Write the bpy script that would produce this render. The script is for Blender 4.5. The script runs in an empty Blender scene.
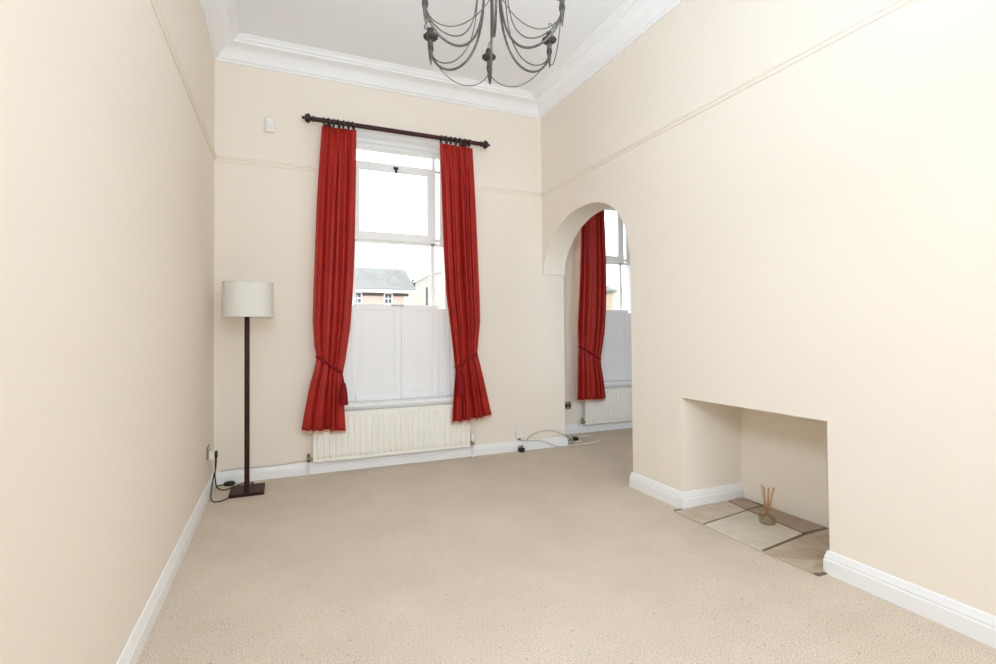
import bpy, math, random
from mathutils import Vector, Matrix
random.seed(7)
S = bpy.context.scene
COL = S.collection
PI = math.pi
R = math.radians

# ------------------------------------------------------------------ materials
def mat(name, col, rough=.5, metal=0.0, spec=.3, noise=None, bump=None, var=None, sheen=0, trans=0):
    """procedural Principled material. var=(scale, amount): gentle colour mottling; bump=(scale, strength, distance)"""
    m = bpy.data.materials.new(name); m.use_nodes = True
    nt = m.node_tree; b = nt.nodes['Principled BSDF']
    b.inputs['Base Color'].default_value = (*col, 1)
    b.inputs['Roughness'].default_value = rough
    b.inputs['Metallic'].default_value = metal
    b.inputs['Specular IOR Level'].default_value = spec
    if sheen: b.inputs['Sheen Weight'].default_value = sheen
    tc = nt.nodes.new('ShaderNodeTexCoord')
    if var:
        n = nt.nodes.new('ShaderNodeTexNoise'); n.inputs['Scale'].default_value = var[0]; n.inputs['Detail'].default_value = 5
        nt.links.new(tc.outputs['Object'], n.inputs['Vector'])
        r = nt.nodes.new('ShaderNodeValToRGB')
        a = var[1]
        r.color_ramp.elements[0].position = .3; r.color_ramp.elements[1].position = .7
        r.color_ramp.elements[0].color = (*[c*(1-a) for c in col], 1)
        r.color_ramp.elements[1].color = (*[min(1, c*(1+a)) for c in col], 1)
        nt.links.new(n.outputs['Fac'], r.inputs['Fac']); nt.links.new(r.outputs['Color'], b.inputs['Base Color'])
    if bump:
        n2 = nt.nodes.new('ShaderNodeTexNoise'); n2.inputs['Scale'].default_value = bump[0]; n2.inputs['Detail'].default_value = 4
        nt.links.new(tc.outputs['Object'], n2.inputs['Vector'])
        bp = nt.nodes.new('ShaderNodeBump'); bp.inputs['Strength'].default_value = bump[1]; bp.inputs['Distance'].default_value = bump[2]
        nt.links.new(n2.outputs['Fac'], bp.inputs['Height']); nt.links.new(bp.outputs['Normal'], b.inputs['Normal'])
    if trans:
        out = nt.nodes['Material Output']; t = nt.nodes.new('ShaderNodeBsdfTranslucent')
        t.inputs['Color'].default_value = (*[min(1, c*1.3) for c in col], 1)
        mx = nt.nodes.new('ShaderNodeMixShader'); mx.inputs[0].default_value = trans
        nt.links.new(b.outputs[0], mx.inputs[1]); nt.links.new(t.outputs[0], mx.inputs[2]); nt.links.new(mx.outputs[0], out.inputs['Surface'])
    return m

def glass_mat(name, tint=(.97, .99, .98), refl=.05):
    m = bpy.data.materials.new(name); m.use_nodes = True
    nt = m.node_tree; nt.nodes.remove(nt.nodes['Principled BSDF'])
    t = nt.nodes.new('ShaderNodeBsdfTransparent'); t.inputs[0].default_value = (*tint, 1)
    g = nt.nodes.new('ShaderNodeBsdfGlossy'); g.inputs['Roughness'].default_value = .02
    mx = nt.nodes.new('ShaderNodeMixShader'); mx.inputs[0].default_value = refl
    nt.links.new(t.outputs[0], mx.inputs[1]); nt.links.new(g.outputs[0], mx.inputs[2])
    nt.links.new(mx.outputs[0], nt.nodes['Material Output'].inputs['Surface'])
    return m

def carpet_mat():
    m = mat('beige_carpet', (.5, .4, .3), rough=.95, spec=.05)
    nt = m.node_tree; b = nt.nodes['Principled BSDF']
    tc = nt.nodes.new('ShaderNodeTexCoord')
    def noise(scale, detail):
        n = nt.nodes.new('ShaderNodeTexNoise'); n.inputs['Scale'].default_value = scale; n.inputs['Detail'].default_value = detail
        nt.links.new(tc.outputs['Object'], n.inputs['Vector']); return n
    fine = noise(210, 6); big = noise(2.2, 10); big.inputs['Roughness'].default_value = .72; fl = noise(58, 2)
    r1 = nt.nodes.new('ShaderNodeValToRGB')
    r1.color_ramp.elements[0].position = .3; r1.color_ramp.elements[1].position = .7
    r1.color_ramp.elements[0].color = (*CARPET_A, 1); r1.color_ramp.elements[1].color = (*CARPET_B, 1)
    nt.links.new(fine.outputs['Fac'], r1.inputs['Fac'])
    r2 = nt.nodes.new('ShaderNodeValToRGB')
    r2.color_ramp.elements[0].position = .35; r2.color_ramp.elements[1].position = .65
    r2.color_ramp.elements[0].color = (.90, .89, .885, 1); r2.color_ramp.elements[1].color = (1, 1, 1, 1)
    nt.links.new(big.outputs['Fac'], r2.inputs['Fac'])
    r3 = nt.nodes.new('ShaderNodeValToRGB')
    r3.color_ramp.elements[0].position = .27; r3.color_ramp.elements[1].position = .33
    r3.color_ramp.elements[0].color = (.55, .52, .5, 1); r3.color_ramp.elements[1].color = (1, 1, 1, 1)
    nt.links.new(fl.outputs['Fac'], r3.inputs['Fac'])
    def mul(a, c):
        x = nt.nodes.new('ShaderNodeMix'); x.data_type = 'RGBA'; x.blend_type = 'MULTIPLY'; x.inputs[0].default_value = 1
        nt.links.new(a, x.inputs[6]); nt.links.new(c, x.inputs[7]); return x.outputs[2]
    nt.links.new(mul(mul(r1.outputs[0], r2.outputs[0]), r3.outputs[0]), b.inputs['Base Color'])
    bp = nt.nodes.new('ShaderNodeBump'); bp.inputs['Strength'].default_value = .25; bp.inputs['Distance'].default_value = .002
    nt.links.new(fine.outputs['Fac'], bp.inputs['Height']); nt.links.new(bp.outputs['Normal'], b.inputs['Normal'])
    return m

def stone_mat(name, c1, c2, seed):
    m = mat(name, c1, rough=.6, spec=.3)
    nt = m.node_tree; b = nt.nodes['Principled BSDF']
    tc = nt.nodes.new('ShaderNodeTexCoord'); mp = nt.nodes.new('ShaderNodeMapping')
    mp.inputs['Location'].default_value = (seed, seed*2, 0)
    n = nt.nodes.new('ShaderNodeTexNoise'); n.inputs['Scale'].default_value = 5; n.inputs['Detail'].default_value = 8; n.inputs['Distortion'].default_value = 1.2
    nt.links.new(tc.outputs['Object'], mp.inputs[0]); nt.links.new(mp.outputs[0], n.inputs['Vector'])
    r = nt.nodes.new('ShaderNodeValToRGB'); r.color_ramp.elements[0].position = .32; r.color_ramp.elements[1].position = .68
    r.color_ramp.elements[0].color = (*c2, 1); r.color_ramp.elements[1].color = (*c1, 1)
    nt.links.new(n.outputs['Fac'], r.inputs['Fac']); nt.links.new(r.outputs[0], b.inputs['Base Color'])
    bp = nt.nodes.new('ShaderNodeBump'); bp.inputs['Strength'].default_value = .4; bp.inputs['Distance'].default_value = .01
    nt.links.new(n.outputs['Fac'], bp.inputs['Height']); nt.links.new(bp.outputs['Normal'], b.inputs['Normal'])
    return m

def brick_mat(name, c1, c2, mortar, scale, squash=(.22, .075)):
    m = mat(name, c1, rough=.85, spec=.1)
    nt = m.node_tree; b = nt.nodes['Principled BSDF']
    tc = nt.nodes.new('ShaderNodeTexCoord'); sp = nt.nodes.new('ShaderNodeSeparateXYZ'); cb = nt.nodes.new('ShaderNodeCombineXYZ')
    nt.links.new(tc.outputs['Object'], sp.inputs[0]); nt.links.new(sp.outputs['X'], cb.inputs['X']); nt.links.new(sp.outputs['Z'], cb.inputs['Y'])
    br = nt.nodes.new('ShaderNodeTexBrick'); br.inputs['Scale'].default_value = scale
    br.inputs['Color1'].default_value = (*c1, 1); br.inputs['Color2'].default_value = (*c2, 1); br.inputs['Mortar'].default_value = (*mortar, 1)
    br.inputs['Brick Width'].default_value = squash[0]; br.inputs['Row Height'].default_value = squash[1]; br.inputs['Mortar Size'].default_value = .008
    nt.links.new(cb.outputs[0], br.inputs['Vector']); nt.links.new(br.outputs['Color'], b.inputs['Base Color'])
    return m

CARPET_A = (.40, .335, .262); CARPET_B = (.91, .795, .655)
M = {}
M['wall'] = mat('cream_painted_plaster', (.835, .765, .668), rough=.75, spec=.15, bump=(60, .05, .002))
M['ceiling'] = mat('white_ceiling_paint', (.86, .875, .89), rough=.85, spec=.1, bump=(60, .05, .002))
M['gloss'] = mat('white_gloss_paint', (.85, .85, .85), rough=.35, spec=.4, bump=(30, .03, .001))
M['sash'] = mat('white_sash_paint', (.84, .85, .84), rough=.35, spec=.4, bump=(30, .03, .001))
M['cornice'] = mat('white_cornice_paint', (.88, .88, .88), rough=.7, spec=.15, bump=(50, .04, .001))
M['carpet'] = carpet_mat()
M['red'] = mat('red_curtain_cloth', (.43, .020, .0125), rough=.42, spec=.3, sheen=.02, bump=(420, .10, .001), trans=.2, var=(6, .1))
M['darkred'] = mat('dark_red_cord', (.22, .005, .009), rough=.7, spec=.2, bump=(300, .4, .001))
M['lining'] = mat('peach_curtain_lining', (.78, .52, .42), rough=.8, spec=.1, bump=(400, .1, .001))
M['rod'] = mat('dark_mahogany', (.045, .011, .010), rough=.4, spec=.25, var=(20, .3))
M['ringwood'] = mat('near_black_wood', (.018, .010, .009), rough=.4, spec=.5, var=(30, .2))
M['lampwood'] = mat('dark_brown_wood', (.032, .010, .007), rough=.5, spec=.2, var=(25, .3))
M['shade'] = mat('off_white_linen', (.80, .78, .73), rough=.85, spec=.1, bump=(300, .2, .001), trans=.12)
M['iron'] = mat('grey_brushed_iron', (.125, .116, .10), rough=.5, metal=.6, spec=.5, var=(60, .3))
M['darkiron'] = mat('dark_iron', (.07, .063, .055), rough=.55, metal=.6, spec=.5, var=(80, .3))
M['radiator'] = mat('cream_radiator_enamel', (.86, .84, .77), rough=.4, spec=.35, bump=(40, .03, .001))
M['whiteplastic'] = mat('white_plastic', (.82, .80, .75), rough=.4, spec=.4, var=(30, .03))
M['offplastic'] = mat('off_white_plastic', (.74, .71, .65), rough=.45, spec=.3, var=(30, .03))
M['black'] = mat('black_rubber', (.012, .011, .011), rough=.5, spec=.3, var=(40, .2))
M['brass'] = mat('worn_brass', (.30, .24, .15), rough=.4, metal=.9, spec=.5, var=(60, .3))
M['steel'] = mat('brushed_steel', (.33, .31, .28), rough=.35, metal=.85, spec=.5, var=(60, .2))
M['greycable'] = mat('grey_cable', (.50, .47, .40), rough=.5, spec=.3, var=(20, .1))
M['whitecable'] = mat('white_cable', (.85, .83, .78), rough=.5, spec=.3, var=(20, .1))
M['mortar'] = mat('dark_mortar', (.19, .135, .09), rough=.9, spec=.1, var=(30, .25), bump=(80, .4, .004))
M['glass'] = glass_mat('window_glass', (.98, .99, .985), .006)
M['jar'] = glass_mat('clear_jar_glass', (.86, .87, .80), .12)
M['oil'] = mat('amber_oil', (.42, .30, .17), rough=.15, spec=.5, var=(20, .1))
M['reed'] = mat('reed_stick', (.46, .24, .12), rough=.7, spec=.1, var=(60, .3))
M['reedpale'] = mat('pale_reed_stick', (.70, .50, .30), rough=.7, spec=.1, var=(60, .2))
M['brick'] = brick_mat('pale_red_brick', (.68, .46, .40), (.62, .41, .35), (.6, .52, .47), 1.0)
M['slate'] = brick_mat('grey_roof_slate', (.20, .195, .185), (.25, .245, .235), (.16, .156, .15), 1.0, (.35, .22))
M['render'] = mat('pale_render', (.50, .485, .43), rough=.9, spec=.1, var=(2, .05))
M['stone'] = mat('tan_stone', (.46, .36, .27), rough=.9, spec=.1, var=(3, .12))
M['extwhite'] = mat('white_exterior_paint', (.78, .78, .76), rough=.6, spec=.2, var=(4, .03))
M['pane'] = mat('dark_pane', (.06, .07, .075), rough=.1, spec=.5, var=(3, .3))
M['gutter'] = mat('dark_gutter', (.10, .06, .05), rough=.5, spec=.3, var=(8, .2))
M['asphalt'] = mat('grey_street', (.26, .26, .25), rough=.95, spec=.1, var=(3, .1))
M['leaf'] = mat('grey_green_leaves', (.16, .2, .13), rough=.8, spec=.1, var=(5, .3))
M['bark'] = mat('brown_bark', (.12, .09, .06), rough=.9, spec=.1, var=(8, .3))

# ------------------------------------------------------------------ mesh builder
class MB:
    def __init__(s): s.v = []; s.f = []
    def add(s, vs, fs):
        o = len(s.v); s.v += [tuple(p) for p in vs]; s.f += [tuple(i+o for i in f) for f in fs]; return s
    def box(s, x0, x1, y0, y1, z0, z1):
        vs = [(x0,y0,z0),(x1,y0,z0),(x1,y1,z0),(x0,y1,z0),(x0,y0,z1),(x1,y0,z1),(x1,y1,z1),(x0,y1,z1)]
        return s.add(vs, [(0,3,2,1),(4,5,6,7),(0,1,5,4),(1,2,6,5),(2,3,7,6),(3,0,4,7)])
    def tube(s, pts, r, n=8, cap=True):
        pts = [Vector(p) for p in pts]; k = len(pts)
        rs = r if isinstance(r, (list, tuple)) else [r]*k
        t0 = (pts[1]-pts[0]).normalized()
        up = Vector((0,0,1)) if abs(t0.z) < .9 else Vector((1,0,0))
        nrm = (up - t0*up.dot(t0)).normalized()
        vs = []; fs = []
        for i in range(k):
            t = (pts[min(i+1,k-1)]-pts[max(i-1,0)]).normalized()
            nrm = (nrm - t*nrm.dot(t)).normalized(); bi = t.cross(nrm)
            for j in range(n):
                a = 2*PI*j/n
                vs.append(pts[i]+(nrm*math.cos(a)+bi*math.sin(a))*rs[i])
        for i in range(k-1):
            for j in range(n):
                fs.append((i*n+j, i*n+(j+1)%n, (i+1)*n+(j+1)%n, (i+1)*n+j))
        if cap:
            fs.append(tuple(reversed(range(n)))); fs.append(tuple((k-1)*n+j for j in range(n)))
        return s.add(vs, fs)
    def lathe(s, prof, n=24, m=None, ripple=None):
        """prof: (radius, height) list along local +z; m: matrix"""
        m = m or Matrix.Identity(4); vs = []; fs = []; k = len(prof)
        for r, z in prof:
            for j in range(n):
                a = 2*PI*j/n; rr = r*(1+ripple[1]*math.cos(ripple[0]*a)) if ripple else r
                vs.append(m @ Vector((rr*math.cos(a), rr*math.sin(a), z)))
        for i in range(k-1):
            for j in range(n):
                fs.append((i*n+j, i*n+(j+1)%n, (i+1)*n+(j+1)%n, (i+1)*n+j))
        fs.append(tuple(reversed(range(n)))); fs.append(tuple((k-1)*n+j for j in range(n)))
        return s.add(vs, fs)
    def sweep(s, prof, path):
        """profile (d, z) swept along a horizontal polyline; d is measured to the LEFT of the path direction; mitred corners"""
        P = [Vector((p[0], p[1])) for p in path]; k = len(P); n = len(prof); vs = []; fs = []
        for i in range(k):
            def nl(a, b):
                t = (b-a).normalized(); return Vector((-t.y, t.x))
            if i == 0: off = nl(P[0], P[1])
            elif i == k-1: off = nl(P[-2], P[-1])
            else:
                a = nl(P[i-1], P[i]); b = nl(P[i], P[i+1]); off = (a+b)/(1+a.dot(b))
            for d, z in prof: vs.append((P[i].x+off.x*d, P[i].y+off.y*d, z))
        for i in range(k-1):
            for j in range(n):
                fs.append((i*n+j, (i+1)*n+j, (i+1)*n+(j+1)%n, i*n+(j+1)%n))
        fs.append(tuple(range(n))); fs.append(tuple(reversed([(k-1)*n+j for j in range(n)])))
        return s.add(vs, fs)
    def prism_x(s, poly, x0, x1):
        n = len(poly)
        vs = [(x0, y, z) for y, z in poly]+[(x1, y, z) for y, z in poly]
        fs = [tuple(range(n)), tuple(reversed(range(n, 2*n)))]+[(i, i+n, (i+1)%n+n, (i+1)%n) for i in range(n)]
        return s.add(vs, fs)
    def prism_y(s, poly, y0, y1):
        n = len(poly)
        vs = [(x, y0, z) for x, z in poly]+[(x, y1, z) for x, z in poly]
        fs = [tuple(range(n)), tuple(reversed(range(n, 2*n)))]+[(i, i+n, (i+1)%n+n, (i+1)%n) for i in range(n)]
        return s.add(vs, fs)
    def build(s, name, m, parent=None, smooth=False, bevel=0, fix=True):
        import bmesh
        me = bpy.data.meshes.new(name); me.from_pydata(s.v, [], s.f)
        if fix:
            bm = bmesh.new(); bm.from_mesh(me); bmesh.ops.recalc_face_normals(bm, faces=bm.faces); bm.to_mesh(me); bm.free()
        o = bpy.data.objects.new(name, me); COL.objects.link(o); me.materials.append(m)
        if parent is not None:
            o.parent = parent; o.matrix_parent_inverse = Matrix.Translation(-Vector(parent_loc(parent)))
        if bevel:
            b = o.modifiers.new('bevel', 'BEVEL'); b.width = bevel; b.segments = 2; b.limit_method = 'ANGLE'; b.angle_limit = R(40)
        if smooth:
            me.polygons.foreach_set('use_smooth', [True]*len(me.polygons))
            if smooth != 'all':
                me.set_sharp_from_angle(angle=R(smooth if not isinstance(smooth, bool) else 40))
        return o

def parent_loc(o):
    v = Vector(o.location)
    if o.parent is not None: pass
    return v

def thing(name, label, cat, loc=(0,0,0), group=None):
    o = bpy.data.objects.new(name, None); COL.objects.link(o); o.location = loc; o.empty_display_size = .1
    o['label'] = label; o['category'] = cat
    if group: o['group'] = group
    return o
def tag(o, label, cat, group=None):
    o['label'] = label; o['category'] = cat
    if group: o['group'] = group
    return o
def struct(o): o['kind'] = 'structure'; return o

def catmull(pts, n=8):
    P = [Vector(p) for p in pts]; P = [P[0]*2-P[1]]+P+[P[-1]*2-P[-2]]; out = []
    for i in range(1, len(P)-2):
        for k in range(n):
            t = k/n; a, b, c, d = P[i-1], P[i], P[i+1], P[i+2]
            out.append(.5*((2*b)+(c-a)*t+(2*a-5*b+4*c-d)*t*t+(3*b-a-3*c+d)*t**3))
    out.append(P[-2]); return out
def interp(tab, x):
    if x <= tab[0][0]: return tab[0][1:]
    for a, b in zip(tab, tab[1:]):
        if x <= b[0]:
            t = (x-a[0])/(b[0]-a[0]); return tuple(p+(q-p)*t for p, q in zip(a[1:], b[1:]))
    return tab[-1][1:]

# ------------------------------------------------------------------ camera (solved from the picture)
CAM = Vector((.51336, -4.59615, 1.2)); F = 502.129; CY = 322.418
yaw, pit, rol = .403729, .0184178, -.0079120
fw = Vector((math.sin(yaw)*math.cos(pit), math.cos(yaw)*math.cos(pit), math.sin(pit)))
rt = Vector((math.cos(yaw), -math.sin(yaw), 0)); up = rt.cross(fw)
r2 = rt*math.cos(rol)+up*math.sin(rol); u2 = -rt*math.sin(rol)+up*math.cos(rol)
cd = bpy.data.cameras.new('camera'); cam = bpy.data.objects.new('camera', cd); COL.objects.link(cam)
cam.matrix_world = Matrix(((r2.x,u2.x,-fw.x,CAM.x),(r2.y,u2.y,-fw.y,CAM.y),(r2.z,u2.z,-fw.z,CAM.z),(0,0,0,1)))
cd.sensor_width = 36; cd.lens = F/996*36; cd.shift_y = -(332-CY)/996; cd.clip_start = .05; cd.clip_end = 300
S.camera = cam

# ------------------------------------------------------------------ room shell
W = 2.981; WX = 3.235; H = 3.575; YR = -6.6; XE = 6.4; YO = .5; TH = .32
FY0, FY1, FZ, FX = -2.945, -1.96, .745, 3.52      # fireplace recess
WIN = dict(x0=.98, x1=2.02, z0=.56, z1=3.04)      # main window opening
WIN2 = dict(x0=3.78, x1=4.66, z0=.56, z1=3.04)

struct(MB().box(-.3, XE+.3, YR-.3, YO+.5, -.12, 0).build('floor', M['carpet']))
struct(MB().box(-.3, XE+.3, YR-.3, YO+.5, H, H+.2).build('ceiling', M['ceiling']))
struct(MB().box(-.25, 0, YR, 0, 0, H).build('wall_left', M['wall']))
def wall_open(mb, xa, xb, y0, y1, w):
    mb.box(xa, w['x0'], y0, y1, 0, H); mb.box(w['x1'], xb, y0, y1, 0, H)
    mb.box(w['x0'], w['x1'], y0, y1, 0, w['z0']); mb.box(w['x0'], w['x1'], y0, y1, w['z1'], H); return mb
struct(wall_open(MB(), -.25, WX, 0, TH, WIN).box(WX-.25, WX, TH, YO+TH, 0, H).build('wall_back', M['wall']))
struct(wall_open(MB(), WX, XE, YO, YO+TH, WIN2).build('wall_alcove', M['wall']))
struct(MB().box(XE, XE+.25, YR, YO+TH, 0, H).build('wall_far', M['wall']))
RW = dict(x0=.35, x1=2.75, z0=.7, z1=3.0)
struct(wall_open(MB(), -.25, XE+.25, YR-.25, YR, RW).build('wall_rear', M['wall']))
# right wall: arch to the next room and the fireplace opening cut into one slab
arch = [(-1.418,1.795),(-1.412,1.86),(-1.385,1.985),(-1.318,2.108),(-1.21,2.211),(-1.07,2.281),(-.93,2.313),(-.80,2.321),(-.66,2.314),(-.54,2.296),(-.40,2.248),(-.272,2.183),(-.16,2.09),(-.08,1.985),(-.038,1.885),(-.022,1.79)]
archs = [(p.x, p.y) for p in catmull([(a, b, 0) for a, b in arch], 5)]
poly = [(0,H),(YR,H),(YR,0),(FY0,0),(FY0,FZ),(FY1,FZ),(FY1,0),(-1.436,0),(-1.436,1.795)]+archs+[(0,1.79)]
rw = MB().prism_x(poly, W, WX).build('wall_right', M['wall'])
struct(rw)
mb = MB()
mb.box(WX, FX, FY0-.12, FY0, 0, FZ+.12); mb.box(WX, FX, FY1, FY1+.12, 0, FZ+.12)
mb.box(FX, FX+.1, FY0-.12, FY1+.12, 0, FZ+.12); mb.box(WX, FX, FY0, FY1, FZ, FZ+.12)
struct(mb.build('wall_recess', M['wall']))

def skirt(h=.104, t=.02):
    return [(0,0),(t,0),(t,h*.60),(t*.8,h*.66),(t*.85,h*.72),(t*.6,h*.86),(t*.45,h*.97),(t*.3,h),(0,h)]
struct(MB().sweep(skirt(.104), [(0, 0), (0, YR)]).build('baseboard_left', M['gloss']))
struct(MB().sweep(skirt(.098), [(WX+.001, .1), (WX+.001, 0), (0, 0)]).build('baseboard_back', M['gloss']))
struct(MB().sweep(skirt(.112), [(FX, FY1), (W, FY1), (W, -1.436), (WX, -1.436)]).build('baseboard_jamb', M['gloss']))
struct(MB().sweep(skirt(.112), [(W, YR), (W, FY0), (W+.012, FY0)]).build('baseboard_right', M['gloss']))
struct(MB().sweep(skirt(.104), [(XE, YO), (WX, YO), (WX, .12)]).build('baseboard_alcove', M['gloss']))
# cornice round the main room
cor = [(0,3.415),(.012,3.415),(.018,3.43),(.03,3.434),(.045,3.462),(.07,3.492),(.105,3.513),(.14,3.522),(.150,3.524),(.152,3.537),(.158,3.541),(.168,3.541),(.174,3.548),(.180,3.562),(.195,3.568),(.20,3.576),(0,3.576)]
struct(MB().sweep(cor, [(W, YR), (W, 0), (0, 0), (0, YR)]).build('trim_cornice', M['cornice'], smooth=25))
rail = [(0,2.597),(.006,2.597),(.010,2.606),(.010,2.616),(.018,2.622),(.020,2.634),(.014,2.641),(.004,2.645),(0,2.645)]
struct(MB().sweep(rail, [(W, YR), (W, 0), (2.1, 0)]).sweep(rail, [(.9, 0), (0, 0), (0, YR)]).build('trim_picture_rail', M['wall']))

# ------------------------------------------------------------------ windows
def window(name, cx, y0, hl=.52):
    """margin-light sash window in the opening; returns the frame object"""
    xa, xb, z0, z1 = cx-hl, cx+.52, .56, 3.04
    L = cx-hl+.13; E = cx-hl+.045
    yg = y0+.20
    f = MB()
    f.box(xa, xa+.045, yg-.05, yg+.06, z0, z1); f.box(xb-.045, xb, yg-.05, yg+.06, z0, z1)
    f.box(xa+.045, xb-.045, yg-.05, yg+.06, 2.93, z1)
    f.box(xa+.045, xb-.045, yg-.085, yg-.05, 2.962, z1)            # stepped head mouldings
    f.box(xa, xb, y0+.012, yg-.085, 2.998, z1)
    f.box(xa+.045, xb-.045, yg-.05, yg+.06, z0+.012, z0+.10)
    fo = f.build(name, M['sash'], bevel=.004); struct(fo)
    u = MB()                                                       # upper sash: rails, margin bars
    u.box(E, E+.035, yg-.015, yg+.02, 2.06, 2.93); u.box(cx+.44, cx+.475, yg-.015, yg+.02, 2.06, 2.93)
    u.box(L, L+.055, yg-.02, yg+.02, 2.09, 2.80); u.box(cx+.31, cx+.395, yg-.02, yg+.02, 2.09, 2.80)
    u.box(L, cx+.395, yg-.025, yg+.02, 2.735, 2.805); u.box(L, cx+.395, yg-.025, yg+.02, 2.072, 2.15)
    u.box(E, L, yg-.01, yg+.015, 2.775, 2.80); u.box(cx+.395, cx+.475, yg-.01, yg+.015, 2.775, 2.80)
    u.box(E, L, yg-.01, yg+.015, 2.09, 2.12); u.box(cx+.395, cx+.475, yg-.01, yg+.015, 2.09, 2.12)
    u.box(L, L+.025, yg-.01, yg+.015, 2.80, 2.93); u.box(cx+.365, cx+.395, yg-.01, yg+.015, 2.80, 2.93)
    u.build('upper_sash', M['sash'], fo, bevel=.003)
    l = MB()
    l.box(L, L+.025, yg+.02, yg+.05, .66, 2.09); l.box(cx+.355, cx+.39, yg+.02, yg+.05, .66, 2.09)
    l.box(E, cx+.475, yg+.02, yg+.05, 2.05, 2.085)
    l.build('lower_sash', M['sash'], fo, bevel=.003)
    MB().box(E, cx+.475, yg+.022, yg+.026, .62, 2.9).build('glass_pane', M['glass'], fo)
    c = MB()
    c.box(cx-.022, cx+.022, yg-.045, yg-.022, 2.758, 2.776); c.tube([(cx,yg-.035,2.765),(cx,yg-.045,2.735),(cx,yg-.04,2.715)], [.013,.011,.007], 10)
    c.build('sash_catch', M['black'], fo, smooth=True)
    sl = MB().box(xa+.001, xb-.001, y0-.001, yg-.05, .5605, .575).box(xa-.02, xb+.02, y0-.036, y0-.001, .540, .575)
    sl.box(xa-.01, xb+.01, y0-.022, y0-.001, .520, .540)
    sl.build('window_sill', M['gloss'], fo, bevel=.006)
    # splayed jamb linings
    for sx in (-1, 1):
        e = xa if sx < 0 else xb
        j = MB().box(min(e, e-sx*.012), max(e, e-sx*.012), y0+.002, yg-.05, .576, 2.995)
        j.build('jamb_lining', M['gloss'], fo)
    return fo
window('window_1', 1.5, 0)
window('window_2', 4.14, YO, .36)

def shutters(cx, y0, label, hl=.507):
    t = thing('window_shutter', label, 'shutter', (cx, y0+.1, .56))
    def leaf(x0, x1, y, z1, st=.055):
        m = MB(); z0 = .577; d = .024
        m.box(x0, x0+st, y, y+d, z0, z1); m.box(x1-st, x1, y, y+d, z0, z1)
        m.box(x0+st, x1-st, y, y+d, z1-.055, z1); m.box(x0+st, x1-st, y, y+d, z0, z0+.06)
        o = m.build('leaf', M['gloss'], t, bevel=.003)
        a0, a1, b0, b1 = x0+st, x1-st, z0+.06, z1-.055; ins = .022
        vs = [(a0,y+.008,b0),(a1,y+.008,b0),(a1,y+.008,b1),(a0,y+.008,b1),(a0+ins,y+.005,b0+ins),(a1-ins,y+.005,b0+ins),(a1-ins,y+.005,b1-ins),(a0+ins,y+.005,b1-ins),
              (a0,y+.02,b0),(a1,y+.02,b0),(a1,y+.02,b1),(a0,y+.02,b1)]
        MB().add(vs, [(4,5,6,7),(0,1,5,4),(1,2,6,5),(2,3,7,6),(3,0,4,7),(8,11,10,9),(0,8,9,1),(1,9,10,2),(2,10,11,3),(3,11,8,0)]).build('panel', M['gloss'], t)
        return o
    yl = y0+.108
    ms = cx+.03; L = cx-hl+.122
    leaf(L, ms-.0015, yl, 1.466); leaf(ms+.0015, cx+.39, yl, 1.460)
    leaf(cx-hl, L-.004, yl+.006, 1.452, .03); leaf(cx+.394, cx+.507, yl+.006, 1.425, .03)
    MB().box(cx-.06, cx+.055, yl-.008, yl+.002, 1.447, 1.462).build('latch', M['steel'], t, bevel=.002)
    return t
shutters(1.5, 0, 'half-height white panelled shutters in the window between two red curtains')
shutters(4.14, YO, 'half-height white panelled shutters seen through the archway', .347)

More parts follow.
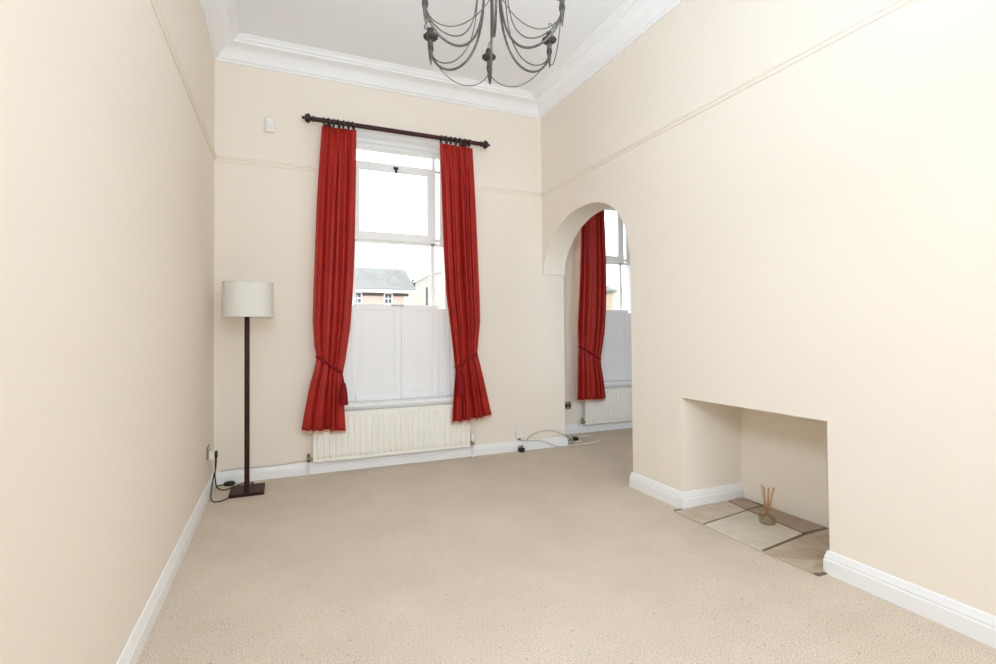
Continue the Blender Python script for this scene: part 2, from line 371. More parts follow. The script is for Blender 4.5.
# ------------------------------------------------------------------ radiators
def radiator(x0, x1, yw, z0, z1, label, nf):
    t = thing('radiator', label, 'radiator', ((x0+x1)/2, yw-.06, 0))
    yf = yw-.074; m = MB(); vs = []; fs = []; cols = []
    e = .022; pitch = (x1-x0-2*e)/nf
    xs = [(x0, 0), (x0+e, 0)]
    for i in range(nf):
        a = x0+e+i*pitch
        xs += [(a+pitch*.10, 0), (a+pitch*.30, .013), (a+pitch*.60, .013), (a+pitch*.80, 0)]
    xs += [(x1-e, 0), (x1, 0)]
    zs = [(z0, 0, .012), (z0+.008, 0, 0), (z0+.035, 0, 0), (z0+.055, 1, 0), (z1-.055, 1, 0), (z1-.035, 0, 0), (z1-.006, 0, 0), (z1, 0, .012)]
    for z, k, back in zs:
        for x, d in xs: vs.append((x, yf+back-d*k+.009*0, z))
    n = len(xs)
    for i in range(len(zs)-1):
        for j in range(n-1): fs.append((i*n+j, i*n+j+1, (i+1)*n+j+1, (i+1)*n+j))
    b = len(vs)
    for z in (z0, z1):
        for x in (x0, x1): vs.append((x, yf+.016, z))
    fs += [(b, b+1, b+3, b+2)]
    for i in range(len(zs)-1):
        pass
    top = [(len(zs)-1)*n+j for j in range(n)]; bot = [j for j in range(n)]
    fs += [tuple(top+[b+3, b+2]), tuple(list(reversed(bot))+[b, b+1])]
    fs += [tuple([i*n for i in range(len(zs))]+[b+2, b]), tuple([i*n+n-1 for i in reversed(range(len(zs)))]+[b+1, b+3])]
    m.add(vs, fs); m.build('front_panel', M['radiator'], t, smooth=30)
    MB().box(x0+.01, x1-.01, yw-.035, yw-.022, z0+.01, z1-.01).build('rear_panel', M['radiator'], t, bevel=.004)
    g = MB()
    for i in range(36):
        a = x0+.02+(x1-x0-.05)*i/35; g.box(a, a+.008, yw-.057, yw-.036, z1-.014, z1-.004)
    g.box(x0+.01, x1-.01, yw-.0575, yw-.056, z1-.02, z1-.004)
    g.build('top_grille', M['radiator'], t)
    for x in (x0+.12, x1-.12): MB().box(x-.02, x+.02, yw-.022, yw-.001, z0+.05, z1-.05).build('wall_bracket', M['radiator'], t)
    # lockshield valve (left) and thermostatic valve (right)
    yv = yw-.055
    v = MB(); v.tube([(x0+.004, yv, z0+.035), (x0-.03, yv, z0+.035)], .010, 10); v.lathe([(.013,-.02),(.016,-.01),(.016,.012),(.011,.02),(.013,.026),(.013,.044),(.007,.05)], 14, Matrix.Translation((x0-.034, yv, z0+.035)))
    v.build('valve', M['brass'], t, smooth=True)
    MB().tube([(x0-.034, yv, z0+.02), (x0-.034, yv, .002)], .0075, 10).build('pipe', M['whitecable'], t, smooth=True)
    v = MB(); v.tube([(x1-.004, yv, z0+.045), (x1+.03, yv, z0+.045)], .011, 10); v.lathe([(.012,-.025),(.017,-.02),(.017,.008),(.013,.012)], 14, Matrix.Translation((x1+.034, yv, z0+.04)))
    v = v.build('valve', M['steel'], t, smooth=True)
    MB().lathe([(.014,.012),(.022,.018),(.024,.05),(.022,.085),(.014,.097)], 16, Matrix.Translation((x1+.034, yv, z0+.04))).build('thermostat_head', M['whiteplastic'], v, smooth=True)
    MB().tube([(x1+.034, yv, z0+.02), (x1+.034, yv, .002)], .0075, 10).build('pipe', M['whitecable'], t, smooth=True)
    return t
radiator(.742, 2.147, 0, .10, .522, 'wide cream fluted radiator under the main window', 27)
radiator(3.765, 4.98, YO, .095, .51, 'cream fluted radiator in the next room seen through the arch', 24)

# ------------------------------------------------------------------ curtains
def curtain(label, rows, yc, nf, seed, ring_pts=None, top_y=None):
    """rows: (v, xL, zL, xR, zR, amp, dy) from heading to hem; v in 0..1"""
    rnd = random.Random(seed)
    zt = (rows[0][2]+rows[0][4])/2
    t = thing('curtain', label, 'curtain', ((rows[0][1]+rows[0][3])/2, yc, rows[-1][2]))
    NU, NV = 120, 70
    ph = [rnd.uniform(0, 6.28) for _ in range(6)]; wob = [rnd.uniform(-.5, .5) for _ in range(6)]
    def pt(u, v, back=0, drop=0):
        xL, zL, xR, zR, amp, dy = interp(rows, v)
        sL, tL = 0, 0
        uu = u+.02*math.sin(2*PI*(2*u+.3*v)+ph[0])*(v*1.2)+.012*math.sin(2*PI*3*u+ph[1]+2*v)
        a = 2*PI*(nf*uu+.28*math.sin(2*PI*u+ph[4])+.16*math.sin(4*PI*u+ph[1]))+ph[2]
        mod = .62+.38*math.sin(2*PI*1.4*u+ph[0]+.8*v)
        w = mod*(math.sin(a)*.8+.2*math.sin(2*a+ph[5]))+.30*math.sin(a*.5+ph[3]+1.5*v)*min(1, v*2.5)
        # pinch pleats: at the heading folds are tight triple tucks
        tuck = max(0, 1-v/.10)
        w = w*(1-tuck)+tuck*(.55*math.sin(a)+.45*math.sin(3*a))
        x = xL+(xR-xL)*(u+.25/nf*math.cos(a)*.25*min(1, v*5)*math.sin(PI*u))
        cr = (1-abs(math.sin(a*.5+.4)))**2
        w = .75*w+(1.5*cr-.45)*(.55+.45*math.sin(2*PI*u*1.7+ph[2]))*(1-tuck)
        z = zL+(zR-zL)*u
        edge = min(1, u/.05, (1-u)/.05)
        y = yc+dy+1.45*amp*w*(0.35+.65*edge)+back+.008*math.sin(5*v+3*u+ph[5])
        y = min(y, yc+.055+back)
        if v > .999: z += .004*math.sin(a+1)
        return (x, y, z-drop)
    def sheet(back, drop, v0=0.0, inset=0):
        vs = []; fs = []
        for i in range(NV+1):
            for j in range(NU+1):
                vs.append(pt(inset+(1-2*inset)*j/NU, v0+(1-v0)*i/NV, back, drop*(i/NV)**8))
        for i in range(NV):
            for j in range(NU): fs.append((i*(NU+1)+j, (i+1)*(NU+1)+j, (i+1)*(NU+1)+j+1, i*(NU+1)+j+1))
        return vs, fs
    o = MB().add(*sheet(0, 0)).build('drape', M['red'], t, smooth='all', fix=False)
    s = o.modifiers.new('thickness', 'SOLIDIFY'); s.thickness = .004; s.offset = 0
    o = MB().add(*sheet(.011, .022, .0, 0)).build('lining', M['lining'], t, smooth='all', fix=False)
    s = o.modifiers.new('thickness', 'SOLIDIFY'); s.thickness = .002; s.offset = 0
    return t, pt

YC = -.15; YROD = -.14
def rows_from(tab, amp):
    z0 = tab[0][1]; z1 = tab[-1][1]; out = []
    for r in tab:
        v = (z0-r[1])/(z0-z1); out.append((v, r[0], r[1], r[2], r[3], r[4], r[5] if len(r) > 5 else 0))
    return out
left_tab = [(.812,2.952,1.092,2.952,.012),(.805,2.85,1.092,2.85,.015),(.788,2.6,1.088,2.6,.022),(.770,2.3,1.082,2.3,.026),(.755,1.9,1.074,1.9,.028),(.742,1.55,1.060,1.55,.028),(.736,1.30,1.040,1.26,.026),(.748,1.10,1.000,.97,.020,.008),(.765,1.00,.975,.835,.013,.012),(.757,.94,.975,.79,.018,.006),(.708,.75,.985,.66,.030),(.672,.55,.993,.50,.034),(.648,.40,1.000,.372,.038)]
tL, ptL = curtain('red curtain hanging on the left of the main window', rows_from(left_tab, 1), YC, 4.6, 3)
right_tab = [(1.840,2.944,2.165,2.944,.012),(1.842,2.85,2.17,2.85,.015),(1.852,2.6,2.185,2.6,.022),(1.86,2.3,2.20,2.3,.026),(1.875,1.9,2.215,1.9,.028),(1.895,1.55,2.228,1.55,.028),(1.935,1.25,2.23,1.30,.026),(1.968,.98,2.212,1.12,.018,.008),(1.985,.845,2.20,1.0,.013,.012),(1.980,.80,2.215,.94,.018,.006),(1.965,.66,2.258,.76,.030),(1.953,.50,2.30,.58,.034),(1.945,.365,2.34,.405,.038)]
tR, ptR = curtain('red curtain hanging on the right of the main window', rows_from(right_tab, 1), YC, 4.4, 11)
Y2 = YO-.15
al_tab = [(3.68,2.95,4.015,2.95,0.016),(3.68,2.6,4.015,2.6,0.026),(3.675,2.2,4.025,2.2,0.03),(3.66,1.8,4.025,1.8,0.032),(3.642,1.5,4.015,1.5,0.032),(3.625,1.25,3.99,1.2,0.028),(3.635,1.08,3.955,0.96,0.02,0.01),(3.642,1.01,3.937,0.87,0.014,0.014),(3.63,0.92,3.942,0.8,0.02,0.01),(3.615,0.7,3.965,0.66,0.032),(3.605,0.5,3.99,0.5,0.036),(3.598,0.41,4,0.405,0.04)]
tA, ptA = curtain('red curtain in the next room, seen through the archway', rows_from(al_tab, 1), Y2, 4.2, 21)

def curtain_rod(x0, x1, z, y, yw, label):
    t = thing('curtain_rod', label, 'curtain rod', ((x0+x1)/2, y, z))
    MB().tube([(x0+.09, y, z), (x1-.09, y, z)], .0195, 16).build('pole', M['rod'], t, smooth=True)
    for sx, xe in ((-1, x0+.09), (1, x1-.09)):
        m = Matrix.Translation((xe, y, z)) @ Matrix.Rotation(sx*PI/2, 4, 'Y')
        MB().lathe([(.018,0),(.026,.004),(.026,.012),(.017,.017),(.020,.028),(.036,.038),(.040,.05),(.034,.064),(.026,.074),(.012,.078),(.010,.084),(.014,.089),(.010,.096),(.004,.099)], 20, m).build('finial', M['ringwood'], t, smooth=50)
    for xb in (x0+.21, x1-.21):
        b = MB(); b.tube([(xb, yw, z-.0), (xb, y, z)], .011, 12); b.lathe([(.03,0),(.03,.008),(.02,.014)], 18, Matrix.Translation((xb, yw, z)) @ Matrix.Rotation(PI/2, 4, 'X'))
        b.lathe([(.024,-.008),(.024,.008)], 20, Matrix.Translation((xb, y, z)) @ Matrix.Rotation(PI/2, 4, 'Y'))
        b.build('bracket', M['ringwood'], t, smooth=50)
    return t
ZR = 3.0
curtain_rod(.662, 2.338, ZR, YROD, 0, 'dark wooden curtain pole with turned finials above the main window')
curtain_rod(3.55, 4.95, ZR, YO-.14, YO, 'dark wooden curtain pole above the window of the next room')
def rings(t, pt, y, n, z=ZR):
    base = None
    for i in range(n):
        u = (i+.4)/n
        x, yy, zt = pt(u, 0)
        m = MB(); k = 20
        tilt = random.uniform(-.25, .25)
        c = [(x+.035*math.sin(tilt)*math.cos(a), y+.030*math.sin(a), z+.030*math.cos(a)-.010) for a in [2*PI*j/k for j in range(k)]]
        m.tube(c+[c[0], ], .0075, 8, cap=False)
        m.tube([(x, y, z-.038), (x, y, z-.052)], .003, 6)
        m.build('ring', M['ringwood'], t, smooth='all')
rings(tL, ptL, YROD, 7); rings(tR, ptR, YROD, 7); rings(tA, ptA, YO-.14, 6)

def tieback(label, pt, v_u, yw, hook, flip, tassel_at, tz, group):
    """rope round the waist: front strand follows the drape"""
    a, b = v_u
    t = thing('curtain_tieback', label, 'tieback', hook)
    pts = []
    for i in range(25):
        u = i/24; p = pt(u, a+(b-a)*u)
        pts.append(Vector((p[0], min(p[1], pt(min(1,u+.03), a)[1], pt(max(0,u-.03), a)[1])-.014, p[2])))
    # even out the front strand so it spans the folds
    sm = [sum((q for q in pts[max(0,i-3):i+4]), Vector())/len(pts[max(0,i-3):i+4]) for i in range(len(pts))]
    for s, p in zip(sm, pts): s.y = min(s.y, p.y+.004)
    back = [Vector((sm[-1].x+.008, sm[-1].y+.03, sm[-1].z)), Vector((sm[-1].x, yw-.055, sm[-1].z+.02)), Vector((.5*(sm[0].x+sm[-1].x), yw-.045, .5*(sm[0].z+sm[-1].z))), Vector((sm[0].x-.006, sm[0].y+.045, sm[0].z))]
    if not flip: pass
    loop = [back[-1]]+sm+back[:3]+[back[-1]]
    MB().tube(catmull(loop, 3), .0115, 8, cap=False).build('rope', M['darkred'], t, smooth='all')
    if tassel_at is not None:
        q = Vector(tassel_at)
        top = Vector((q.x, q.y, q.z))
        k0 = sm[0] if flip else sm[-1]
        MB().tube(catmull([k0, k0.lerp(top, .5)+Vector((.002,-.006,.006)), top+Vector((0,0,.008))], 4), .007, 8).build('tassel_cord', M['darkred'], t, smooth='all')
        MB().lathe([(.004,.012),(.015,.008),(.020,-.004),(.016,-.018),(.021,-.024),(.026,-.05),(.032,-.11),(.035,-.175),(.020,-.177)], 22, Matrix.Translation(top), ripple=(11, .06)).build('tassel', M['darkred'], t, smooth=60)
    return t
def vz(rows, col, z):
    z0 = rows[0][1]; z1 = rows[-1][1]
    return None
def find_v(pt, u, z):
    lo, hi = 0, 1
    for _ in range(40):
        mid = (lo+hi)/2
        if pt(u, mid)[2] > z: lo = mid
        else: hi = mid
    return lo
G = 'dark red rope tiebacks'
tieback('dark red rope tieback with tassel on the curtain beside the lamp', ptL, (find_v(ptL,0,1.01), find_v(ptL,1,.855)), 0, (.76,-.03,1.0), False, (.978, YC-.045, .77), 0, G)
tieback('dark red rope tieback with tassel on the curtain nearest the arch', ptR, (find_v(ptR,0,.865), find_v(ptR,1,1.0)), 0, (2.23,-.03,1.0), True, (2.012, YC-.055, .80), 0, G)
tieback('dark red rope tieback on the curtain behind the archway', ptA, (find_v(ptA,0,1.03), find_v(ptA,1,.86)), YO, (3.65,YO-.03,1.0), False, None, 0, G)

# ------------------------------------------------------------------ floor lamp
lx, ly = .264, -.425
t = thing('floor_lamp', 'tall floor lamp with white drum shade in the corner', 'lamp', (lx, ly+.1, 0))
mm = MB().box(-.118, .118, -.135, .115, 0, .024)
base = mm.build('base', M['lampwood'], None, bevel=.003); base.location = (lx-.002, ly+.115, .0); base.rotation_euler = (0, 0, R(0)); base.parent = t; base.location = (-.002, .015, 0)
MB().box(lx-.017, lx+.017, ly-.017, ly+.017, .02, 1.36).build('pole', M['lampwood'], t, bevel=.003)
MB().tube([(lx, ly, 1.36), (lx, ly, 1.41)], .016, 14).build('lamp_holder', M['whiteplastic'], t, smooth=True)
MB().lathe([(.014,1.41),(.02,1.43),(.03,1.46),(.03,1.48),(.02,1.50),(.006,1.508)], 18, Matrix.Translation((lx, ly, 0))).build('bulb', M['extwhite'], t, smooth='all')
sh = MB(); k = 48; vs = []; fs = []
prof = [(.1755,1.322),(.1705,1.582),(.1675,1.582),(.1725,1.322)]
for r, z in prof:
    for j in range(k): vs.append((lx+.006+r*math.cos(2*PI*j/k), ly+r*math.sin(2*PI*j/k), z))
for i in range(4):
    for j in range(k): fs.append((i*k+j, i*k+(j+1)%k, ((i+1)%4)*k+(j+1)%k, ((i+1)%4)*k+j))
sho = sh.add(vs, fs).build('lamp_shade', M['shade'], t, smooth=50)
for z, rr in ((1.323, .1765), (1.578, .1715)):
    MB().tube([(lx+.006+rr*math.cos(2*PI*j/48), ly+rr*math.sin(2*PI*j/48), z) for j in range(49)], .003, 6, cap=False).build('shade_trim', M['shade'], sho, smooth='all')
sp = MB()
for a in (0, 2.09, 4.19): sp.tube([(lx, ly, 1.405), (lx+.006+.172*math.cos(a), ly+.172*math.sin(a), 1.40)], .0025, 6)
sp.build('shade_spider', M['steel'], t)

# wall socket on the left wall, plug, lamp flex with inline switch
t = thing('wall_socket', 'metal double wall socket low on the left wall', 'socket', (0, -.34, .28))
MB().box(0, .007, -.405, -.265, .285, .375).build('faceplate', M['brass'], t, bevel=.003)
for yy in (-.37, -.30): MB().box(.007, .011, yy-.012, yy+.012, .355, .367).build('rocker_switch', M['whiteplastic'], t, bevel=.001)
t = thing('plug_adapter', 'white plug with black socket adapter on the left wall', 'plug', (.03, -.33, .27))
MB().box(.0075, .045, -.36, -.30, .275, .337).build('plug_body', M['whiteplastic'], t, bevel=.006)
MB().box(.045, .062, -.352, -.308, .283, .331).build('plug_cap', M['black'], t, bevel=.004)
cl = [(.055,-.33,.284),(.052,-.335,.215),(.042,-.35,.16),(.034,-.36,.11),(.030,-.38,.06),(.032,-.43,.02),(.055,-.49,.006),(.10,-.495,.005),(.135,-.455,.006),(.16,-.435,.012)]
cl2 = [(.05,-.325,.284),(.046,-.31,.20),(.040,-.27,.12),(.045,-.22,.04),(.065,-.19,.008),(.10,-.215,.005),(.135,-.18,.006),(.18,-.14,.01),(.24,-.10,.012),(.29,-.12,.008),(.29,-.17,.030)]
lc = MB(); lc.tube(catmull(cl, 6), .0042, 8)
tag(lc.build('lamp_flex', M['black'], smooth='all'), 'black flex looping from the plug down to the lamp base', 'cord')
t = thing('extension_cord', 'black cord with round inline foot switch behind the lamp', 'cord', (.1, -.2, 0))
MB().tube(catmull(cl2, 6), .0042, 8).build('cord', M['black'], t, smooth='all')
MB().lathe([(.034,0),(.042,.006),(.042,.018),(.034,.027),(.016,.031)], 24, Matrix.Translation((.118, -.075, .0)) @ Matrix.Diagonal((1.0,.8,1,1))).build('foot_switch', M['black'], t, smooth=50)
MB().tube(catmull([(.075,-.085,.012),(.045,-.10,.012),(.043,-.17,.02),(.045,-.21,.03)], 5), .0042, 8).build('cord_tail', M['black'], t, smooth='all')

# motion sensor
t = thing('motion_sensor', 'small white alarm sensor high on the wall left of the curtain pole', 'sensor', (.409, 0, 2.945))
MB().box(.372, .446, -.032, .002, 2.883, 3.008).build('casing', M['whiteplastic'], t, bevel=.015)
t.children[0].modifiers[0].segments = 5
MB().box(.385, .433, -.039, -.03, 2.90, 2.945).build('lens', M['extwhite'], t, bevel=.006)

# ------------------------------------------------------------------ phone point, adapter and cables near the arch
t = thing('wall_box', 'white telephone box on the wall beside the archway', 'box', (2.69, 0, .19))
MB().box(2.655, 2.733, -.028, 0, .128, .255).build('cover', M['whiteplastic'], t, bevel=.006)
MB().box(2.648, 2.656, -.022, 0, .165, .185).build('clip', M['offplastic'], t)
MB().box(2.681, 2.705, -.022, -.006, .112, .13).build('jack', M['black'], t, bevel=.003)
t = thing('power_adapter', 'black power adapter on the floor under the white box', 'adapter', (2.71, -.055, 0))
MB().box(2.668, 2.722, -.085, -.030, 0, .042).build('adapter_body', M['black'], t, bevel=.006)
for x in (2.68, 2.695, 2.71): MB().box(x-.003, x+.003, -.06, -.05, .042, .064).build('pin', M['steel'], t)
cables = [
 ('grey cable arching up from the white box over the skirting', M['greycable'], [(2.70,-.03,.112),(2.76,-.035,.105),(2.80,-.035,.138),(2.90,-.04,.178),(3.02,-.045,.185),(3.12,-.05,.158),(3.20,-.05,.115),(3.30,-.03,.03),(3.40,.02,.005),(3.52,.05,.004)]),
 ('grey cable sagging along the skirting towards the arch', M['greycable'], [(2.70,-.032,.107),(2.80,-.035,.098),(2.93,-.04,.085),(3.02,-.05,.05),(3.12,-.06,.012),(3.24,-.06,.005),(3.33,-.02,.004),(3.36,.06,.004),(3.42,.16,.004)]),
 ('white cable running straight along the top of the skirting by the arch', M['whitecable'], [(2.71,-.03,.05),(2.745,-.035,.09),(2.90,-.03,.108),(3.05,-.028,.118),(3.21,-.03,.13),(3.29,-.02,.09),(3.36,.05,.03),(3.42,.1,.005),(3.50,.10,.004)]),
 ('white cable curling across the carpet inside the archway', M['whitecable'], [(3.24,-.03,.006),(3.36,-.03,.004),(3.50,-.03,.004),(3.62,0,.004),(3.70,.06,.004),(3.72,.13,.004)]),
 ('short white cable end on the carpet near the far radiator', M['whitecable'], [(3.60,.33,.004),(3.68,.31,.004),(3.74,.28,.004)]),
]
for lb, m, pts in cables:
    tag(MB().tube(catmull(pts, 6), .0042, 7).build('cable', m, smooth='all'), lb, 'cable', 'cables by the archway')
t = thing('plug', 'black plug lying by the skirting in the archway', 'plug', (3.46, .16, 0))
MB().box(3.43, 3.49, .14, .20, 0, .035).build('plug_body', M['black'], t, bevel=.008)
MB().tube([(3.43,.17,.018),(3.40,.17,.012),(3.37,.16,.004)], .005, 7).build('plug_tail', M['black'], t, smooth='all')
tag(MB().tube(catmull([(.05,-.012,.104),(.18,-.012,.110),(.30,-.014,.106),(.45,-.014,.103),(.58,-.014,.112),(.70,-.02,.122)], 6), .0032, 7).build('cable', M['greycable'], smooth='all'), 'thin grey cable along the skirting between the lamp and the radiator', 'cable')
t = thing('wall_socket', 'metal wall socket behind the archway beside the far curtain', 'socket', (3.565, YO, .33))
MB().box(3.52, 3.612, YO-.008, YO, .288, .375).build('faceplate', M['steel'], t, bevel=.003)
MB().box(3.575, 3.60, YO-.013, YO-.008, .315, .35).build('rocker_switch', M['black'], t, bevel=.002)
MB().box(3.53, 3.56, YO-.0095, YO-.008, .31, .35).build('socket_holes', M['black'], t)

# ------------------------------------------------------------------ hearth
t = thing('hearth', 'stone slab hearth set in the fireplace recess floor', 'hearth', (3.2, -2.45, 0))
MB().box(2.90, FX, FY0, FY1, .0005, .006).build('mortar_bed', M['mortar'], t)
def slab(pts, col1, col2, seed):
    n = len(pts); vs = [(x, y, .0005) for x, y in pts]+[(x, y, .012) for x, y in pts]
    MB().add(vs, [tuple(range(n)), tuple(reversed(range(n, 2*n)))]+[(i, i+n, (i+1)%n+n, (i+1)%n) for i in range(n)]).build('hearth_stone', stone_mat('hearth_stone_%d' % seed, col1, col2, seed), t, bevel=.003)
A = (.60,.53,.42); B = (.48,.38,.28); Cc = (.68,.62,.52)
slab([(2.885,-1.992),(2.884,-2.222),(3.325,-2.160),(3.352,-1.966)], A, (.50,.41,.31), 1)
slab([(2.882,-2.242),(2.884,-2.634),(3.296,-2.576),(3.318,-2.180)], Cc, (.59,.52,.42), 2)
slab([(2.886,-2.656),(2.896,-2.915),(2.985,-2.938),(3.512,-2.938),(3.512,-2.592),(3.298,-2.600)], A, (.42,.30,.20), 3)
slab([(3.372,-1.966),(3.345,-2.150),(3.478,-2.146),(3.508,-1.966)], (.43,.32,.24), (.36,.25,.18), 4)
slab([(3.342,-2.172),(3.318,-2.566),(3.506,-2.575),(3.508,-2.168)], (.42,.32,.24), (.35,.25,.17), 5)

# reed diffuser on the hearth
dx, dy = 3.245, -2.385
t = thing('reed_diffuser', 'glass reed diffuser standing on the stone hearth', 'diffuser', (dx, dy, .012))
MB().lathe([(.040,.012),(.046,.018),(.048,.035),(.047,.052),(.044,.058),(.041,.055),(.043,.036),(.041,.022)], 24, Matrix.Translation((dx, dy, 0))).build('jar', M['jar'], t, smooth=50)
MB().lathe([(.039,.0135),(.042,.021),(.0425,.032),(.040,.034)], 24, Matrix.Translation((dx, dy, 0))).build('oil', M['oil'], t, smooth=50)
for i in range(8):
    a = i*PI/4+.3; sp = .012+.016*((i*37 % 10)/10)
    bx_, by_ = dx+.007*math.cos(a+PI), dy+.007*math.sin(a+PI)
    MB().tube([(bx_, by_, .022), (dx+sp*math.cos(a)*.8, dy+sp*math.sin(a)*.8, .13), (dx+sp*math.cos(a)*1.6, dy+sp*math.sin(a)*1.6, .215+.012*(i % 3))], .0034, 6).build('reed', M['reed'] if i % 3 else M['reedpale'], t, smooth='all')

# ------------------------------------------------------------------ chandelier
D = 2.4; cc = CAM + Vector((math.sin(yaw), math.cos(yaw), 0))*D + Vector((math.cos(yaw), -math.sin(yaw), 0))*(-.017)
ZC = 2.72; RC = .355
t = thing('chandelier', 'wrought iron six-arm chandelier with wire swags hanging from the ceiling', 'chandelier', (cc.x, cc.y, ZC))
def rz(r, ang, z): return Vector((cc.x+r*math.sin(ang), cc.y+r*math.cos(ang), ZC+z))
st = MB(); st.tube([(cc.x,cc.y,ZC-.10),(cc.x,cc.y,ZC-.08),(cc.x,cc.y,ZC+.62)], [.003,.007,.007], 10)
st.lathe([(.012,-.02),(.045,-.01),(.05,0),(.03,.02),(.02,.05),(.035,.07),(.012,.09)], 20, Matrix.Translation((cc.x,cc.y,ZC+.48)))
st.build('stem', M['darkiron'], t, smooth=50)
ca = MB(); ca.lathe([(.065,-.03),(.07,-.02),(.05,-.006),(.05,0)], 24, Matrix.Translation((cc.x,cc.y,H)))
ca.build('ceiling_cup', M['darkiron'], t, smooth=50)
ch = MB(); zt = ZC+.62; nl = int((H-.03-zt)/.04)+1
for i in range(nl):
    z = zt+(H-.03-zt)*(i+.5)/nl; h2 = (H-.03-zt)/nl*.66
    ax = (1,0) if i % 2 else (0,1)
    ch.tube([(cc.x+ax[0]*.012*math.cos(a), cc.y+ax[1]*.012*math.cos(a), z+h2*math.sin(a)) for a in [2*PI*j/14 for j in range(15)]], .003, 6, cap=False)
ch.build('chain', M['darkiron'], t, smooth='all')
for kx in range(6):
    ang = yaw+R(-3.5+60*kx)
    arm = [(.357,-.03),(.353,-.08),(.336,-.125),(.30,-.168),(.255,-.194),(.20,-.200),(.145,-.178),(.098,-.125),(.066,-.045),(.048,.06),(.042,.20),(.040,.36),(.038,.46),(.03,.50)]
    a = MB().tube(catmull([rz(r, ang, z) for r, z in arm], 5), .0058, 8).build('arm', M['iron'], t, smooth='all')
    wire = [(.356,-.075),(.342,-.105),(.31,-.138),(.265,-.158),(.215,-.160),(.165,-.138),(.122,-.085),(.096,-.01),(.082,.09),(.072,.22),(.062,.36),(.05,.47)]
    MB().tube(catmull([rz(r, ang, z) for r, z in wire], 5), .003, 6).build('wire', M['iron'], t, smooth='all')
    mt = Matrix.Translation(rz(RC, ang, 0))
    MB().lathe([(.008,-.015),(.026,-.012),(.037,-.004),(.0385,.002),(.033,.009),(.024,.013),(.014,.015)], 40, mt, ripple=(10, .045)).build('drip_tray', M['darkiron'], a, smooth=60)
    MB().lathe([(.012,.012),(.016,.02),(.014,.028),(.017,.038),(.016,.042)], 16, mt).build('candle_socket', M['darkiron'], a, smooth=50)
    MB().lathe([(.0015,-.148),(.006,-.12),(.010,-.085),(.012,-.06),(.012,-.02),(.010,-.014)], 14, mt).build('spike', M['iron'], a, smooth=50)
    MB().lathe([(.0128,-.072),(.0138,-.069),(.0138,-.052),(.0128,-.049)], 14, mt).build('collar', M['darkiron'], a, smooth=50)
    hk = [(RC,.03),(RC+.014,.036),(RC+.030,.048),(RC+.034,.07),(RC+.018,.086),(RC-.004,.082),(RC-.014,.064)]
    hv = [rz(r, ang, z) + Vector((math.cos(ang), -math.sin(ang), 0))*(-.022+.006*i) for i, (r, z) in enumerate(hk)]
    MB().tube(catmull(hv, 5), .0026, 6).build('hook', M['iron'], a, smooth='all')
    # swag wire to the next arm
    a2 = ang+R(60); p0 = rz(RC-.006, ang, -.085); p1 = rz(RC-.006, a2, -.085)
    sw = []
    for i in range(21):
        s = i/20; p = p0.lerp(p1, s); p.z -= .118*(1-(2*s-1)**2)**.75 if 0 < s < 1 else 0; sw.append(p)
    MB().tube(sw, .0024, 6).build('swag_wire', M['iron'], t, smooth='all')

# ------------------------------------------------------------------ outside
GZ = -1.0
struct(MB().box(-60, 90, YO+TH+.3, 120, GZ-.2, GZ).build('street', M['asphalt']))
def house_window(x0, x1, y, z0, z1, par, cols=2):
    f = MB(); w = .09
    f.box(x0, x0+w, y-.06, y, z0, z1); f.box(x1-w, x1, y-.06, y, z0, z1); f.box(x0+w, x1-w, y-.06, y, z0, z0+w); f.box(x0+w, x1-w, y-.06, y, z1-w, z1)
    f.box(x0+w, x1-w, y-.05, y, (z0+z1)/2-.04, (z0+z1)/2+.04)
    if cols == 2: f.box((x0+x1)/2-.03, (x0+x1)/2+.03, y-.05, y, z0+w, z1-w)
    f.box(x0-.06, x1+.06, y-.12, y, z0-.08, z0)
    o = f.build('window', M['extwhite'], par)
    MB().box(x0+w, x1-w, y-.02, y-.005, z0+w, z1-w).build('pane', M['pane'], o)
hs = thing('house', 'pale red brick house with grey slate roof across the street', 'house', (3, 33, GZ))
MB().box(-6, 8.55, 30, 36, GZ, 4.10).build('brick_wall', M['brick'], hs)
MB().box(8.2, 8.60, 29.97, 36, GZ, 4.05).build('quoin', M['extwhite'], hs)
rf = MB().prism_x([(29.6,4.06),(29.6,4.16),(33,5.98),(36.4,4.16),(36.4,4.06),(33,5.86)], -6.2, 8.95)
rf.build('roof', M['slate'], hs)
MB().prism_x([(30.0,4.0),(33,5.8),(36,4.0)], 8.3, 8.54).build('gable', M['render'], hs)
MB().box(-6.2, 8.95, 29.55, 29.72, 3.90, 4.10).build('fascia', M['extwhite'], hs)
MB().box(-6.2, 8.5, 29.93, 30.0, 3.70, 3.88).build('gutter_band', M['gutter'], hs)
for x0 in (.72, 2.77, 4.75, 6.80): house_window(x0, x0+.62, 29.98, 3.12, 3.93, hs)
hs = thing('house', 'pale rendered building with narrow windows right of the brick house', 'house', (16, 40, GZ))
MB().prism_y([(11.55,GZ),(11.55,5.75),(12.9,6.55),(14.2,6.8),(20,6.8),(20,GZ)], 40, 48).build('rendered_wall', M['render'], hs)
MB().prism_y([(11.4,5.70),(11.4,5.85),(12.85,6.68),(14.15,6.93),(20.1,6.93),(20.1,6.8),(14.2,6.8),(12.9,6.55)], 39.8, 48.2).build('roof_edge', M['extwhite'], hs)
MB().box(11.1, 11.5, 40.5, 41, 5.4, 5.75).box(11.35, 11.75, 40.5, 41, 5.7, 6.05).build('chimney_pot', M['slate'], hs)
for x0, z0, z1, w in ((12.45,3.6,5.3,.16),(13.95,4.8,6.0,.2),(13.95,3.4,3.9,.25),(15.2,3.6,4.1,.3),(17,3.4,4.4,.5)):
    MB().box(x0, x0+w, 39.96, 40.02, z0, z1).build('window', M['pane'], hs)
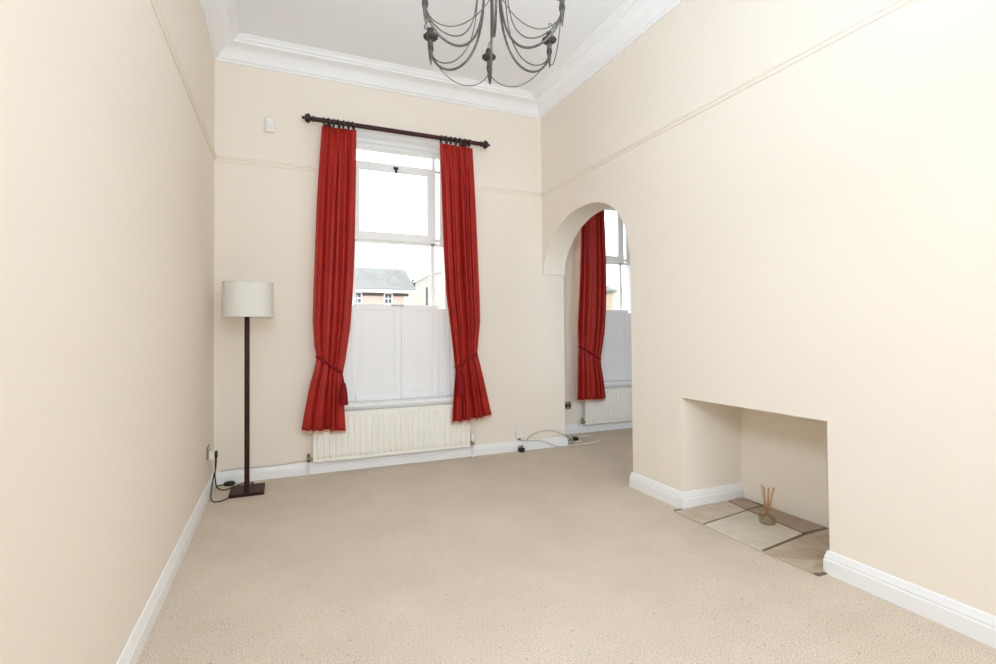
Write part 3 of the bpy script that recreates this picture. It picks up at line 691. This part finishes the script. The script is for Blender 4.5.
hs = thing('house', 'tan stone building with slate roof seen through the archway window', 'house', (26, 32, GZ))
MB().box(22, 25.6, 30, 37, GZ, 4.4).build('stone_wall', M['stone'], hs)
MB().box(25.6, 33, 30.2, 37, GZ, 4.9).build('rendered_wall', M['render'], hs)
MB().prism_x([(29.7,4.4),(29.7,4.55),(33.5,6.0),(37.3,4.55),(37.3,4.4)], 21.8, 25.9).build('roof', M['slate'], hs)
MB().box(24.9, 25.5, 33.2, 33.9, 5.6, 6.9).build('chimney', M['stone'], hs)
for x0 in (22.8, 24.2): house_window(x0, x0+.7, 29.98, 2.3, 3.5, hs)
tr = thing('tree', 'small grey-green tree rising above the tan building', 'tree', (28, 42, GZ))
MB().tube([(28,42,GZ),(28.1,42,3),(28,42.1,6)], [.25,.2,.1], 10).build('trunk', M['bark'], tr, smooth='all')
fo = MB(); rnd = random.Random(5)
for i in range(500):
    a = rnd.uniform(0, 2*PI); rr = 1.25*rnd.random()**.5; z = 6.2+1.5*rnd.uniform(-1, 1)*(1-rr/1.9); s = rnd.uniform(.12, .24)
    c = Vector((28+rr*math.cos(a), 42+rr*math.sin(a), z)); n = Vector((rnd.uniform(-1,1), rnd.uniform(-1,1), rnd.uniform(-1,1))).normalized()
    u_ = n.orthogonal().normalized()*s; w_ = n.cross(u_)
    fo.add([c-u_-w_*.5, c+u_-w_*.5, c+u_+w_*.5, c-u_+w_*.5], [(0,1,2,3)])
fo.build('crown', M['leaf'], tr, fix=False)

# ------------------------------------------------------------------ light
w = bpy.data.worlds.new('overcast_sky'); S.world = w; w.use_nodes = True
bg = w.node_tree.nodes['Background']; bg.inputs['Color'].default_value = (.92, .97, 1, 1); bg.inputs['Strength'].default_value = 3.6
def area(name, loc, target, sx, sy, power, col=(1,1,1), spread=180):
    l = bpy.data.lights.new(name, 'AREA'); l.shape = 'RECTANGLE'; l.size = sx; l.size_y = sy; l.energy = power; l.color = col
    l.spread = R(spread)
    o = bpy.data.objects.new(name, l); COL.objects.link(o); o.location = loc
    d = Vector(target)-Vector(loc); o.rotation_euler = d.to_track_quat('-Z', 'Y').to_euler()
    return o
# fill lamps added at the unseen rear wall to brighten this room and the next
LC = (.735, .905, 1.11)
area('rear_fill', (1.55, YR+.02, 1.85), (1.55, 0, 1.85), 2.3, 2.2, 14, LC)
area('next_room_fill', (4.85, YR+.02, 1.85), (4.85, 0, 1.85), 1.4, 2.0, 62, LC)
# photographer's flash: an umbrella held above the camera, plus the part of it bounced off the ceiling
area('bounced_flash', (.9, -4.7, 1.7), (1.3, -3.4, H), .5, .5, 24, LC, 110)
area('umbrella_flash', (.42, -4.5, 2.15), (2.9, -1.3, 1.1), .5, .5, 23, LC, 130)

S.view_settings.view_transform = 'Standard'
S.view_settings.look = 'None'
S.view_settings.exposure = 0
S.view_settings.gamma = 1
S.view_settings.use_curve_mapping = False
S.cycles.max_bounces = 12; S.cycles.diffuse_bounces = 8; S.cycles.transparent_max_bounces = 16
S.cycles.use_denoising = True
